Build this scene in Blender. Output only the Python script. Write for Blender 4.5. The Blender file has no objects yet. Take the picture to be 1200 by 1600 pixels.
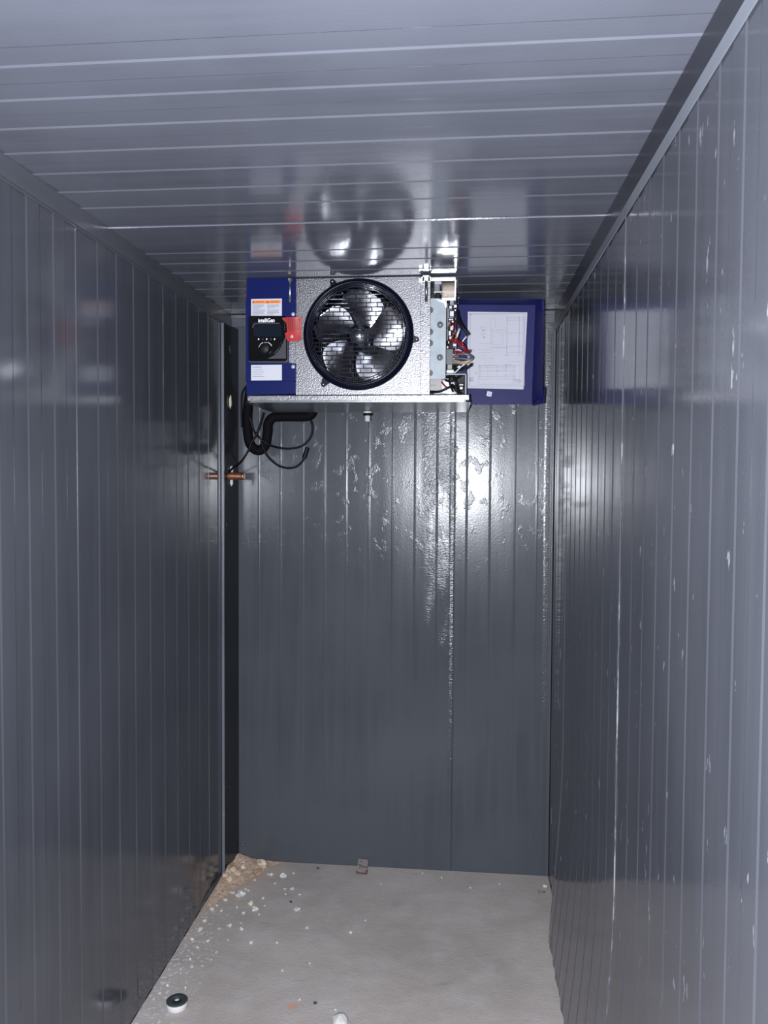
import bpy, bmesh, math, random
from mathutils import Vector, Matrix
random.seed(7)
C = bpy.context.scene.collection
sc = bpy.context.scene
R = math.radians
PI = math.pi

# ------------------------------------------------------------------ camera, light, world, exposure
yaw, pit, rol = R(5.653), R(-2.269), R(-0.341)
M3 = Matrix.Rotation(yaw, 3, 'Z') @ Matrix.Rotation(pit, 3, 'X') @ Matrix.Rotation(rol, 3, 'Y')
F = 1264.0
CAM = Vector((0, 0, 1.542))
cd = bpy.data.cameras.new('camera'); cam = bpy.data.objects.new('camera', cd); C.objects.link(cam)
cd.sensor_fit = 'HORIZONTAL'; cd.sensor_width = 36; cd.lens = 36 * F / 1200; cd.clip_start = .02
rm = Matrix((M3.col[0], M3.col[2], -M3.col[1])).transposed()      # camera looks along -Z
cam.matrix_world = Matrix.Translation(CAM) @ rm.to_4x4()
sc.camera = cam

ld = bpy.data.lights.new('phone_flash', 'SPOT'); ld.energy = 350; ld.spot_size = R(104); ld.spot_blend = .25; ld.color = (.90, .93, 1.0)
ld.shadow_soft_size = .012
lo = bpy.data.objects.new('phone_flash', ld); C.objects.link(lo); lo.location = (-.055, .02, 1.53); lo.rotation_euler = (R(90) + pit, 0, yaw)

w = bpy.data.worlds.new('dim_surroundings'); sc.world = w; w.use_nodes = True
w.node_tree.nodes['Background'].inputs[0].default_value = (.55, .6, .8, 1)
w.node_tree.nodes['Background'].inputs[1].default_value = .012
sc.view_settings.view_transform = 'Standard'; sc.view_settings.look = 'None'
sc.view_settings.gamma = 1; sc.view_settings.use_curve_mapping = False
sc.view_settings.exposure = 0.0

# ------------------------------------------------------------------ room numbers (metres)
XL, XR, H, D, Y0 = -.923, .3406, 2.187, 3.15, -.3
YU = 2.585                 # front face of the evaporator unit

def ray(px, py): return M3 @ Vector(((px - 600) / F, 1, (800 - py) / F))
def at(px, py, Y):         # point of the photo at a known depth
    d = ray(px, py); return CAM + d * (Y / d.y)
def onfloor(px, py, z=0):
    d = ray(px, py); return CAM + d * ((z - CAM.z) / d.z)
def onx(px, py, X):
    d = ray(px, py); return CAM + d * (X / d.x)

# ------------------------------------------------------------------ materials
def mat(name, col, rough=.5, metal=0.0, spec=.5, bumps=(), var=0.0, vscale=6, coat=0, cr=.05):
    m = bpy.data.materials.new(name); m.use_nodes = True
    nt = m.node_tree; N = nt.nodes; L = nt.links; b = N['Principled BSDF']
    b.inputs['Roughness'].default_value = rough; b.inputs['Metallic'].default_value = metal
    b.inputs['Specular IOR Level'].default_value = spec
    b.inputs['Coat Weight'].default_value = coat; b.inputs['Coat Roughness'].default_value = cr
    tc = N.new('ShaderNodeTexCoord')
    if var:
        n = N.new('ShaderNodeTexNoise'); n.inputs['Scale'].default_value = vscale; n.inputs['Detail'].default_value = 6
        L.new(tc.outputs['Object'], n.inputs['Vector'])
        r = N.new('ShaderNodeValToRGB'); r.color_ramp.elements[0].position = .3; r.color_ramp.elements[1].position = .7
        r.color_ramp.elements[0].color = [c * (1 - var) for c in col] + [1]
        r.color_ramp.elements[1].color = [min(1, c * (1 + var)) for c in col] + [1]
        L.new(n.outputs['Fac'], r.inputs[0]); L.new(r.outputs[0], b.inputs['Base Color'])
    else:
        b.inputs['Base Color'].default_value = (*col, 1)
    last = None
    for (sx, sy, sz, det, dist) in bumps:
        mp = N.new('ShaderNodeMapping'); mp.inputs['Scale'].default_value = (sx, sy, sz)
        L.new(tc.outputs['Object'], mp.inputs[0])
        n = N.new('ShaderNodeTexNoise'); n.inputs['Scale'].default_value = 1; n.inputs['Detail'].default_value = det
        L.new(mp.outputs[0], n.inputs['Vector'])
        bp = N.new('ShaderNodeBump'); bp.inputs['Strength'].default_value = 1; bp.inputs['Distance'].default_value = dist
        L.new(n.outputs['Fac'], bp.inputs['Height'])
        if last: L.new(last.outputs[0], bp.inputs['Normal'])
        last = bp
    if last: L.new(last.outputs[0], b.inputs['Normal'])
    m['nodes'] = 1
    return m

def nd(m, t, **kw):
    n = m.node_tree.nodes.new(t)
    for k, v in kw.items():
        if k in n.inputs.keys(): n.inputs[k].default_value = v
        else: setattr(n, k, v)
    return n
def mth(m, op, a, b=None, clamp=False):
    n = m.node_tree.nodes.new('ShaderNodeMath'); n.operation = op; n.use_clamp = clamp
    for i, v in enumerate((a, b)):
        if v is None: continue
        if isinstance(v, (int, float)): n.inputs[i].default_value = v
        else: m.node_tree.links.new(v, n.inputs[i])
    return n.outputs[0]
def sstep(m, val, lo, hi):
    n = m.node_tree.nodes.new('ShaderNodeMapRange'); n.interpolation_type = 'SMOOTHSTEP'
    m.node_tree.links.new(val, n.inputs[0]); n.inputs[1].default_value = lo; n.inputs[2].default_value = hi
    return n.outputs[0]
def noise(m, scale3, det=3, off=(0, 0, 0), rough=.5):
    N = m.node_tree.nodes; L = m.node_tree.links
    tc = N.new('ShaderNodeTexCoord'); mp = N.new('ShaderNodeMapping'); mp.inputs['Scale'].default_value = scale3
    mp.inputs['Location'].default_value = off
    n = N.new('ShaderNodeTexNoise'); n.inputs['Scale'].default_value = 1; n.inputs['Detail'].default_value = det
    n.inputs['Roughness'].default_value = rough
    L.new(tc.outputs['Object'], mp.inputs[0]); L.new(mp.outputs[0], n.inputs['Vector'])
    return n.outputs['Fac']
def wave_axes(m):
    tc = m.node_tree.nodes.new('ShaderNodeTexCoord'); s = m.node_tree.nodes.new('ShaderNodeSeparateXYZ')
    m.node_tree.links.new(tc.outputs['Object'], s.inputs[0]); return s.outputs
def bump(m, height, dist, prev=None):
    n = m.node_tree.nodes.new('ShaderNodeBump'); n.inputs['Strength'].default_value = 1; n.inputs['Distance'].default_value = dist
    m.node_tree.links.new(height, n.inputs['Height'])
    if prev is not None: m.node_tree.links.new(prev, n.inputs['Normal'])
    return n.outputs[0]
def mixc(m, fac, a, b):
    n = m.node_tree.nodes.new('ShaderNodeMix'); n.data_type = 'RGBA'
    m.node_tree.links.new(fac, n.inputs[0])
    for i, v in ((6, a), (7, b)):
        if isinstance(v, tuple): n.inputs[i].default_value = (*v, 1)
        else: m.node_tree.links.new(v, n.inputs[i])
    return n.outputs[2]

PAINT = (.088, .096, .118)
def paint(name, stretch, scuff=.0, rough=.16, peel=.00010, seam=None, back=False, col=PAINT, off=(0, 0, 0), spec=.5):
    """glossy grey-blue enamel on ribbed steel sheet; stretch = axis the brush marks run along"""
    m = bpy.data.materials.new(name); m.use_nodes = True; b = m.node_tree.nodes['Principled BSDF']; L = m.node_tree.links
    along = {'x': (1.2, 26, 26), 'y': (26, 1.2, 26), 'z': (26, 26, 1.2)}[stretch]
    tone = noise(m, along, 5, off)
    big = noise(m, (2.3, 2.3, 2.3), 4, (3, 1, 7))
    c1 = mixc(m, sstep(m, tone, .3, .7), tuple(c * .90 for c in col), tuple(c * 1.10 for c in col))
    c2 = mixc(m, sstep(m, big, .35, .7), c1, tuple(c * 1.18 for c in col))
    outc = c2
    if scuff:
        chip = noise(m, {'x': (14, 42, 42), 'y': (42, 14, 42), 'z': (42, 42, 14)}[stretch], 4, (5, 2, 9), .6)
        f = mth(m, 'MULTIPLY', sstep(m, chip, .72 - scuff, .75 - scuff), .75)
        outc = mixc(m, f, outc, (.34, .35, .40))
    if seam is not None:      # smeared sealant beside a panel joint on the side wall
        ax, pos, wd = seam
        s = wave_axes(m)[ax]
        d = mth(m, 'ABSOLUTE', mth(m, 'SUBTRACT', s, pos))
        near = mth(m, 'SUBTRACT', 1, sstep(m, d, wd * .3, wd))
        br = noise(m, (90, 90, 9), 6, (1, 5, 2), .7)
        f = mth(m, 'MULTIPLY', near, sstep(m, br, .50, .62), True)
        outc = mixc(m, mth(m, 'MULTIPLY', f, .6), outc, (.42, .43, .46))
    L.new(outc, b.inputs['Base Color'])
    rn = noise(m, along, 3, (9, 9, 9))
    rr = mth(m, 'ADD', mth(m, 'MULTIPLY', rn, .10), rough - .05)
    L.new(rr, b.inputs['Roughness'])
    b.inputs['Specular IOR Level'].default_value = spec
    n1 = bump(m, noise(m, (170, 170, 170), 2, off), peel)
    n2 = bump(m, noise(m, {'x': (1.5, 9, 9), 'y': (9, 1.5, 9), 'z': (9, 9, 1.5)}[stretch], 2, (4, 4, 4)), .0009, n1)
    last = n2
    if back:
        sx = wave_axes(m)
        # dried adhesive dragged in short level ripples left of the joint
        dx = mth(m, 'ABSOLUTE', mth(m, 'SUBTRACT', sx[0], -.092))
        mk = mth(m, 'SUBTRACT', 1, sstep(m, dx, .035, .080))
        zz = mth(m, 'ADD', noise(m, (12, 12, 4), 4, (2, 2, 8)), mth(m, 'MULTIPLY', mth(m, 'SUBTRACT', sx[2], 1.25), .30))
        wob = mth(m, 'MULTIPLY', mk, sstep(m, zz, .40, .62))
        rip = noise(m, (75, 75, 170), 3, (1, 1, 1), .6)
        last = bump(m, mth(m, 'MULTIPLY', rip, wob), .0015, last)
        # patches of blistered paint on the upper half
        pt = mth(m, 'MULTIPLY', sstep(m, noise(m, (24, 24, 17), 5, (7, 3, 5), .6), .57, .66), sstep(m, sx[2], 1.0, 1.5))
        bl = noise(m, (210, 210, 260), 3, (0, 0, 3))
        last = bump(m, mth(m, 'MULTIPLY', bl, pt), .0006, last)
        # narrow welt along the joint and the right corner
        d2 = mth(m, 'ABSOLUTE', mth(m, 'SUBTRACT', sx[0], -.045))
        wl = mth(m, 'SUBTRACT', 1, sstep(m, d2, .004, .014))
        last = bump(m, mth(m, 'MULTIPLY', noise(m, (40, 40, 240), 2), wl), .0014, last)
        d3 = mth(m, 'ABSOLUTE', mth(m, 'SUBTRACT', sx[0], .318))
        w3 = mth(m, 'SUBTRACT', 1, sstep(m, d3, .004, .016))
        last = bump(m, mth(m, 'MULTIPLY', noise(m, (40, 40, 240), 2), w3), .0012, last)
    L.new(last, b.inputs['Normal'])
    return m

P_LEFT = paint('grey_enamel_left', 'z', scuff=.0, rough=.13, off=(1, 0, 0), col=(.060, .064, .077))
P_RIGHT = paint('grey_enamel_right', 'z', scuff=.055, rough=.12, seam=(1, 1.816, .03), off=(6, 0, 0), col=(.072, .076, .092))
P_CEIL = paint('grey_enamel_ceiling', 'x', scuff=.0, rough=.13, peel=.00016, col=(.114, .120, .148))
P_BACK = paint('grey_enamel_back', 'z', scuff=.0, rough=.21, peel=.00016, back=True, col=(.064, .071, .083), spec=.38)
P_TRIM = paint('grey_enamel_trim', 'y', scuff=.0, rough=.3, col=(.07, .075, .088))
P_TRIMD = paint('trim_darker', 'y', scuff=.0, rough=.3, col=(.020, .021, .027))  # right ceiling strip, trim finish with a darker base colour
P_COVE = paint('cove_dark_reflection', 'z', scuff=.02, rough=.13, col=(.018, .020, .024))  # near-black base paints in the dark reflections of the unit's side
P_LIP = paint('trim_lit_edge', 'y', scuff=.02, rough=.3, col=(.13, .14, .165))  # paler base paints in the light caught by the trim edges
P_TRIMV = paint('grey_enamel_upright', 'z', scuff=.0, rough=.25, col=(.075, .08, .092))

def floor_mat():
    m = bpy.data.materials.new('bare_concrete'); m.use_nodes = True; b = m.node_tree.nodes['Principled BSDF']; L = m.node_tree.links
    n1 = noise(m, (2.2, 2.2, 2.2), 6, (0, 0, 0)); n2 = noise(m, (9, 9, 9), 6, (4, 1, 0)); n3 = noise(m, (120, 120, 120), 4)
    c = mixc(m, sstep(m, n1, .3, .7), (.405, .365, .345), (.50, .455, .43))
    c = mixc(m, mth(m, 'MULTIPLY', sstep(m, n2, .42, .75), .5), c, (.56, .52, .50))
    c = mixc(m, mth(m, 'MULTIPLY', sstep(m, n3, .5, .8), .25), c, (.30, .28, .28))
    s = wave_axes(m)
    # sawdust and white powder trodden in along the left wall
    dl = mth(m, 'SUBTRACT', s[0], XL)
    ragged = mth(m, 'ADD', dl, mth(m, 'MULTIPLY', mth(m, 'SUBTRACT', noise(m, (11, 11, 11), 5), .5), .22))
    powder = mth(m, 'SUBTRACT', 1, sstep(m, ragged, .02, .17))
    fleck = sstep(m, noise(m, (75, 75, 75), 4, (2, 8, 1)), .54, .64)
    c = mixc(m, mth(m, 'MULTIPLY', mth(m, 'MULTIPLY', powder, fleck), .7), c, (.74, .72, .70))
    deep = mth(m, 'ADD', s[1], mth(m, 'MULTIPLY', dl, -2.0))
    tan = mth(m, 'MULTIPLY', sstep(m, mth(m, 'ADD', deep, mth(m, 'MULTIPLY', noise(m, (16, 16, 16), 5, (1, 1, 1)), .5)), 2.75, 3.15), .75)
    c = mixc(m, tan, c, (.52, .39, .30))
    # a few grey drag marks and one rusty smudge
    dk = mth(m, 'MULTIPLY', sstep(m, noise(m, (7, 22, 1), 4, (9, 3, 3)), .66, .74), .35)
    c = mixc(m, dk, c, (.25, .24, .25))
    q = onfloor(457, 1572)
    dd = mth(m, 'SQRT', mth(m, 'ADD', mth(m, 'POWER', mth(m, 'SUBTRACT', s[0], q.x), 2), mth(m, 'POWER', mth(m, 'SUBTRACT', s[1], q.y), 2)))
    rs = mth(m, 'SUBTRACT', 1, sstep(m, mth(m, 'ADD', dd, mth(m, 'MULTIPLY', n2, .015)), .016, .030))
    c = mixc(m, mth(m, 'MULTIPLY', rs, .75), c, (.62, .33, .20))
    L.new(c, b.inputs['Base Color']); b.inputs['Roughness'].default_value = .75
    b.inputs['Specular IOR Level'].default_value = .3
    k = bump(m, n3, .0012); k = bump(m, n2, .004, k); L.new(k, b.inputs['Normal'])
    return m
FLOOR = floor_mat()
STUCCO = mat('embossed_aluminium', (.23, .23, .243), .37, 1.0, bumps=((230, 230, 230, 2, .0009),))
ALU = mat('smooth_aluminium', (.36, .37, .385), .27, 1.0, bumps=((30, 30, 4, 2, .0004),), var=.12, vscale=14)
ZINC = mat('galvanised_plate', (.33, .37, .40), .6, .25, var=.1, vscale=30)
BRIGHT = mat('bright_steel', (.8, .8, .82), .25, 1.0)
BLADE = mat('fan_blade_aluminium', (.74, .75, .80), .27, 1.0, bumps=((12, 12, 12, 2, .001),))
BLUE = mat('royal_blue_coating', (.0042, .0095, .080), .38, 0, .14, bumps=((300, 300, 300, 2, .0001),))
TRAYB = mat('violet_blue_coating', (.016, .0175, .090), .45, 0, .12, bumps=((200, 200, 200, 2, .0001),), var=.12, vscale=9)
NAVY = mat('navy_plastic', (.0025, .003, .012), .30, 0, .3)
BLK = mat('gloss_black_plastic', (.003, .003, .004), .2, 0, .3)
BLKM = mat('matt_black_plastic', (.005, .005, .006), .5, 0, .25)
SCREEN = mat('smoked_display', (.006, .010, .018), .16, 0, .3)
GREYG = mat('silver_grey_film', (.055, .057, .065), .35, .1, .3)
SCREWM = mat('dull_plated_screw', (.55, .55, .58), .45, .2)
RUB = mat('black_foam_insulation', (.004, .004, .006), .75, 0, .08, bumps=((60, 60, 60, 3, .001),))
CAB = mat('black_cable_sheath', (.004, .004, .006), .45, 0, .15)
WHITE = mat('white_label_stock', (.52, .53, .59), .5)
PAPER = mat('diagram_paper', (.46, .46, .52), .6, var=.03, vscale=10)
INK = mat('grey_printing', (.22, .23, .28), .6)
INKD = mat('dark_printing', (.03, .03, .035), .6)
WPRINT = mat('white_printing', (.85, .85, .9), .5)
ORANGE = mat('orange_printing', (.78, .22, .035), .5)
REDTAG = mat('red_tag_card', (.42, .026, .026), .5)
REDINK = mat('black_on_red_printing', (.035, .006, .008), .6)
REDW = mat('red_wire_sheath', (.24, .008, .014), .35)
WHW = mat('white_wire_sheath', (.62, .60, .58), .4)
TANW = mat('tan_wire_sheath', (.36, .31, .20), .45)
GREYW = mat('grey_wire_sheath', (.13, .14, .17), .4)
RELAY = mat('grey_contactor_body', (.085, .095, .10), .5)
CREAM = mat('white_connector_plastic', (.62, .62, .64), .45)
COPPER = mat('copper_pipe', (.50, .22, .13), .36, .85, var=.2, vscale=60)
FOAM = mat('white_foam', (.62, .61, .59), .85, bumps=((150, 150, 150, 3, .0015),))
FOAMY = mat('yellowed_foam', (.68, .66, .50), .85, bumps=((150, 150, 150, 3, .0015),))
TANP = mat('crumpled_brown_paper', (.62, .50, .38), .8, var=.15, vscale=40)
BRN = mat('brown_card', (.34, .23, .16), .85, var=.2, vscale=50)
DUST = mat('tan_sawdust', (.58, .43, .32), .95, bumps=((160, 160, 160, 5, .003),), var=.35, vscale=70)
GRIT = mat('dark_grit', (.05, .05, .05), .8)
RUST = mat('rusty_plate', (.26, .15, .13), .6, .3, var=.3, vscale=90)
PLATE = mat('worn_zinc_plate', (.44, .38, .38), .5, .3, var=.2, vscale=120)
COIL = mat('dark_coil_fins', (.02, .022, .03), .5, .5)
PLUGT = mat('dark_grey_cap', (.035, .045, .05), .6)
PLUGW = mat('white_plug_body', (.78, .77, .78), .5)

# ------------------------------------------------------------------ mesh builder
class MB:
    def __init__(s): s.v = []; s.f = []; s.m = []; s.mats = []; s.sm = []
    def mi(s, m):
        if m not in s.mats: s.mats.append(m)
        return s.mats.index(m)
    def add(s, vs, fs, m, smooth=False):
        o = len(s.v); s.v += [Vector(v) for v in vs]; k = s.mi(m)
        for f in fs: s.f.append([i + o for i in f]); s.m.append(k); s.sm.append(smooth)
    def box(s, a, b, m, bev=0):
        x0, x1 = sorted((a[0], b[0])); y0, y1 = sorted((a[1], b[1])); z0, z1 = sorted((a[2], b[2]))
        if not bev:
            v = [(x, y, z) for x in (x0, x1) for y in (y0, y1) for z in (z0, z1)]
            s.add(v, [(0, 1, 3, 2), (4, 6, 7, 5), (0, 4, 5, 1), (2, 3, 7, 6), (0, 2, 6, 4), (1, 5, 7, 3)], m); return
        bm = bmesh.new(); bmesh.ops.create_cube(bm, size=1)
        for v in bm.verts: v.co = Vector(((x0 + x1) / 2 + v.co.x * (x1 - x0), (y0 + y1) / 2 + v.co.y * (y1 - y0), (z0 + z1) / 2 + v.co.z * (z1 - z0)))
        bmesh.ops.bevel(bm, geom=bm.edges[:], offset=bev, segments=2, affect='EDGES', profile=.5)
        s.frombm(bm, m)
    def frombm(s, bm, m, smooth=False):
        bm.verts.ensure_lookup_table(); bm.verts.index_update()
        s.add([v.co.copy() for v in bm.verts], [[v.index for v in f.verts] for f in bm.faces], m, smooth); bm.free()
    def prism(s, poly, y0, y1, m, smooth=False):       # polygon in XZ, extruded along Y (list of (x,z))
        n = len(poly)
        v = [(x, y0, z) for x, z in poly] + [(x, y1, z) for x, z in poly]
        a = sum(poly[i][0] * poly[(i + 1) % n][1] - poly[(i + 1) % n][0] * poly[i][1] for i in range(n))
        f0 = list(range(n)); f1 = list(range(2 * n - 1, n - 1, -1))
        sd = [(i, i + n, (i + 1) % n + n, (i + 1) % n) for i in range(n)]
        if a < 0: f0 = f0[::-1]; f1 = f1[::-1]; sd = [q[::-1] for q in sd]
        s.add(v, [f0, f1], m); s.add(v, sd, m, smooth)
    def tube(s, pts, r, m, n=10, res=6, cap=True):
        pts = [Vector(p) for p in pts]
        if res > 1 and len(pts) > 2:
            q = [pts[0]] + pts + [pts[-1]]; out = []
            for i in range(1, len(q) - 2):
                for k in range(res):
                    t = k / res; p0, p1, p2, p3 = q[i - 1:i + 3]
                    out.append(.5 * ((2 * p1) + (p2 - p0) * t + (2 * p0 - 5 * p1 + 4 * p2 - p3) * t * t + (3 * p1 - p0 - 3 * p2 + p3) * t ** 3))
            out.append(pts[-1]); pts = out
        rs = r if isinstance(r, (list, tuple)) else None
        T = [(pts[min(i + 1, len(pts) - 1)] - pts[max(i - 1, 0)]).normalized() for i in range(len(pts))]
        u = T[0].orthogonal().normalized(); v = []
        for i, p in enumerate(pts):
            u = (u - T[i] * u.dot(T[i])).normalized(); w2 = T[i].cross(u)
            rr = (rs[0] + (rs[1] - rs[0]) * i / (len(pts) - 1)) if rs else r
            for k in range(n):
                a = 2 * PI * k / n; v.append(p + (u * math.cos(a) + w2 * math.sin(a)) * rr)
        f = [(i * n + k, i * n + (k + 1) % n, (i + 1) * n + (k + 1) % n, (i + 1) * n + k) for i in range(len(pts) - 1) for k in range(n)]
        s.add(v, f, m, True)
        if cap: s.add(v[:n], [list(range(n))[::-1]], m); s.add(v[-n:], [list(range(n))], m)
    def lathe(s, prof, c, m, axis='y', n=64, smooth=True):  # prof = (r, h) pairs, h along axis
        v = []
        for r, h in prof:
            for k in range(n):
                a = 2 * PI * k / n; ca, sa = r * math.cos(a), r * math.sin(a)
                v.append(Vector(c) + (Vector((ca, h, sa)) if axis == 'y' else Vector((ca, sa, h)) if axis == 'z' else Vector((h, ca, sa))))
        f = [(i * n + k, i * n + (k + 1) % n, (i + 1) * n + (k + 1) % n, (i + 1) * n + k) for i in range(len(prof) - 1) for k in range(n)]
        s.add(v, f, m, smooth)
    def build(s, name, parent=None, base=None, recalc=True):
        me = bpy.data.meshes.new(name)
        off = Vector(parent['_o']) if parent is not None and '_o' in parent else Vector(base) if base is not None else Vector((0, 0, 0))
        me.from_pydata([v - off for v in s.v], [], s.f)
        for m in s.mats: me.materials.append(m)
        for p, k, sm in zip(me.polygons, s.m, s.sm): p.material_index = k; p.use_smooth = sm
        if recalc:
            bm = bmesh.new(); bm.from_mesh(me)
            bmesh.ops.remove_doubles(bm, verts=bm.verts, dist=1e-6)
            bmesh.ops.recalc_face_normals(bm, faces=bm.faces); bm.to_mesh(me); bm.free()
        o = bpy.data.objects.new(name, me); C.objects.link(o)
        if parent is not None: o.parent = parent; o['_o'] = tuple(off)
        elif base is not None: o.location = off; o['_o'] = tuple(off)
        return o
def tag(o, label, cat, group=None, kind=None):
    o['label'] = label; o['category'] = cat
    if group: o['group'] = group
    if kind: o['kind'] = kind
    return o
def thing(name, loc, label, cat, group=None):
    o = bpy.data.objects.new(name, None); C.objects.link(o); o.location = loc; o['_o'] = tuple(loc)
    return tag(o, label, cat, group)
def struct(o): o['kind'] = 'structure'; return o
def rectpx(x0, y0, x1, y1, Y):      # photo rectangle at depth Y -> x0,x1,z0,z1
    a = at(x0, y0, Y); b = at(x1, y1, Y); return a.x, b.x, b.z, a.z
def pxbox(mb, x0, y0, x1, y1, Y, d, m, bev=0):   # box whose front is at Y and goes back by d
    a, b, c, e = rectpx(x0, y0, x1, y1, Y); mb.box((a, Y, c), (b, Y + d, e), m, bev)

# ------------------------------------------------------------------ ribbed setting
def ribs(lights, darks, joints, lo, hi, beads=(), dep=.0018, sl=.0050, jb=.0016):
    """profile (t, height): each light step rises, each dark step falls, joints carry a raised bead"""
    ev = [(t, 'b') for t in beads] + [(t, 'u') for t in lights] + [(t, 'd') for t in darks] + [(t, 'j') for t in joints]
    ev.sort(); h = 0; pr = [(lo, 0)]
    for t, k in ev:
        if not lo + .02 < t < hi - .01: continue
        if k == 'u': pr += [(t - sl / 2, h), (t + sl / 2, dep)]; h = dep
        elif k == 'd': pr += [(t - sl / 2, h), (t + sl / 2, 0)]; h = 0
        elif k == 'b': pr += [(t - .005 + .001 * q, h + dep * .5 * (1 - math.cos(2 * PI * q / 10))) for q in range(11)]
        else: pr += [(t - .0035, h), (t - .0030, h - .0022), (t - .0018, h - .001), (t - .0008, h + jb), (t + .0016, h + jb), (t + .0030, h)]
    pr.append((hi, h)); return pr
def extrude_wall(name, prof, fn, m, nseg=1):
    mb = MB(); n = len(prof)
    v = [fn(t, h, k / nseg) for k in range(nseg + 1) for t, h in prof]
    f = [(k * n + i, k * n + i + 1, (k + 1) * n + i + 1, (k + 1) * n + i) for k in range(nseg) for i in range(n - 1)]
    mb.add(v, f, m); o = mb.build(name, recalc=False); return struct(o)
def seq(a, b, step): 
    out = []; t = a
    while t < b: out.append(round(t, 4)); t += step
    return out
# left wall: metre-wide panels, nine ribs each
Ll, Ld, Lj = [], [], []
for j in (-1.137, -.137, .863, 1.863, 2.863):
    Lj.append(j)
    for k in range(1, 9): Ll.append(j + .001 + .1115 * k)
    for k in range(9): Ld.append(j + .055 + .1115 * k)
extrude_wall('wall_left', ribs(Ll, Ld, Lj, Y0, D), lambda t, h, k: (XL - .002 + h, t, H * k), P_LEFT)
Rl, Rd, Rj = [], [], []
for j in (-1.084, -.134, .853, 1.816, 2.765):
    Rj.append(j)
    for k in range(1, 9): Rl.append(j + .0 + .1045 * k)
    for k in range(9): Rd.append(j + .052 + .1045 * k)
def lean(y, z):      # the foot of this wall bulges in, except near the back
    u = min(1, max(0, (3.03 - y) / .36)); u = u * u * (3 - 2 * u)
    return .045 * u * max(0, 1 - z / .62) ** 1.6 + .0022 * math.sin(y * 61) * math.sin(y * 23 + 1) * max(0, 1 - z / .05)
Rp = ribs(Rl, Rd, Rj, Y0, D, dep=.0012); Rq = []
for a_, b_ in zip(Rp, Rp[1:]):
    n_ = max(1, int((b_[0] - a_[0]) / .018)); Rq += [(a_[0] + (b_[0] - a_[0]) * q / n_, a_[1] + (b_[1] - a_[1]) * q / n_) for q in range(n_)]
Rq.append(Rp[-1])
extrude_wall('wall_right', Rq, lambda t, h, k: (XR + .002 - h - lean(t, H * k ** 1.6), t, H * k ** 1.6), P_RIGHT, 44)
Cl, Cd, Cj = [], [], []
for j in (-.986, .02, 1.026, 2.032, 3.036):
    Cj.append(j)
    for k in range(8): Cl.append(j + .1 + .1085 * k + (.038 if j > 2 else 0))
    for k in range(7): Cd.append(j + .155 + .1085 * k + (.038 if j > 2 else 0))
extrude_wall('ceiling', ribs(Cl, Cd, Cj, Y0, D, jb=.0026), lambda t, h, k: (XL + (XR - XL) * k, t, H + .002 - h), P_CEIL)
# back wall: two sheets with a joint; shallow ribs run up it
bx = [-.812, -.724, -.634, -.547, -.461, -.371, -.278, -.191, -.105, .010, .099, .194, .278]
def ribfade(z): u = min(1, max(0, (z - .35) / .75)); return .18 + .82 * u * u * (3 - 2 * u)     # the ribs flatten out towards the floor
extrude_wall('wall_back', ribs([], [], [-.036], XL, XR, dep=.0012, jb=.0010, beads=bx), lambda t, h, k: (t, D + .0015 - h * (ribfade(H * k) if h > .0011 or t < -.04 or t > -.03 else 1), H * k), P_BACK, 16)
mb = MB(); mb.add([(XL, Y0, 0), (XR, Y0, 0), (XR, D, 0), (XL, D, 0)], [(0, 1, 2, 3)], FLOOR); struct(mb.build('floor'))

def lprof(name, pts, m):        # trim: profile list of (x, z) run along Y
    mb = MB(); mb.prism(pts, Y0, D - .001, m); return struct(mb.build(name))
lprof('trim_ceiling_left', [(XL + .0005, H - .001), (XL + .004, H - .001), (XL + .004, H - .046), (XL + .0060, H - .050), (XL + .0005, H - .052)], P_TRIM)
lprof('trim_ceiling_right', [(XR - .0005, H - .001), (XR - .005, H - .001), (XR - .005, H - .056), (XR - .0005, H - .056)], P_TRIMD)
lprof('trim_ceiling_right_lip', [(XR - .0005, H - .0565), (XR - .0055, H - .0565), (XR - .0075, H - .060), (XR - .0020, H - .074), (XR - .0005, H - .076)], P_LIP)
mb = MB(); mb.box((XL + .005, D - .024, H - .016), (XR - .006, D - .001, H - .003), P_TRIMV)
mb.box((XL + .005, D - .008, H - .045), (XR - .006, D - .001, H - .015), P_TRIM); struct(mb.build('trim_ceiling_back'))
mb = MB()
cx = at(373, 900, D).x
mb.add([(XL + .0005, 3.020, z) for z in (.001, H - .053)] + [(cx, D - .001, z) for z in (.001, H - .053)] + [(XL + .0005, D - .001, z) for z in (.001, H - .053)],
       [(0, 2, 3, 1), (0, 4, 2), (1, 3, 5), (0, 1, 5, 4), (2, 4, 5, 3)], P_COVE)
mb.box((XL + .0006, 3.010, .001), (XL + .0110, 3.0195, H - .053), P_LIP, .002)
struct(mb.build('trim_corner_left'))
mb = MB()
mb.box((XR - .014, D - .006, .004), (XR - .0012, D - .0010, H - .075), P_TRIMV)
mb.box((XR - .010, D - .012, .004), (XR - .0006, D - .0050, H - .075), P_TRIMV, .002)
struct(mb.build('trim_corner_right'))

# ------------------------------------------------------------------ evaporator unit
UL, UR = at(385, 600, YU).x, at(735, 600, YU).x
ZB = at(560, 628, YU).z; ZT = H - .002; YBK = 2.96
unit = thing('evaporator_unit', (at(560, 620, YU).x, YU, ZB), 'silver and blue ceiling-hung evaporator with one round fan, its right end cover open', 'evaporator')
UC = at(658, 524, YU).x; XC0 = at(463, 524, YU).x; XC1 = at(671, 524, YU).x; ZP = at(560, 617, YU).z; ZF = at(560, 434, YU).z
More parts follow.
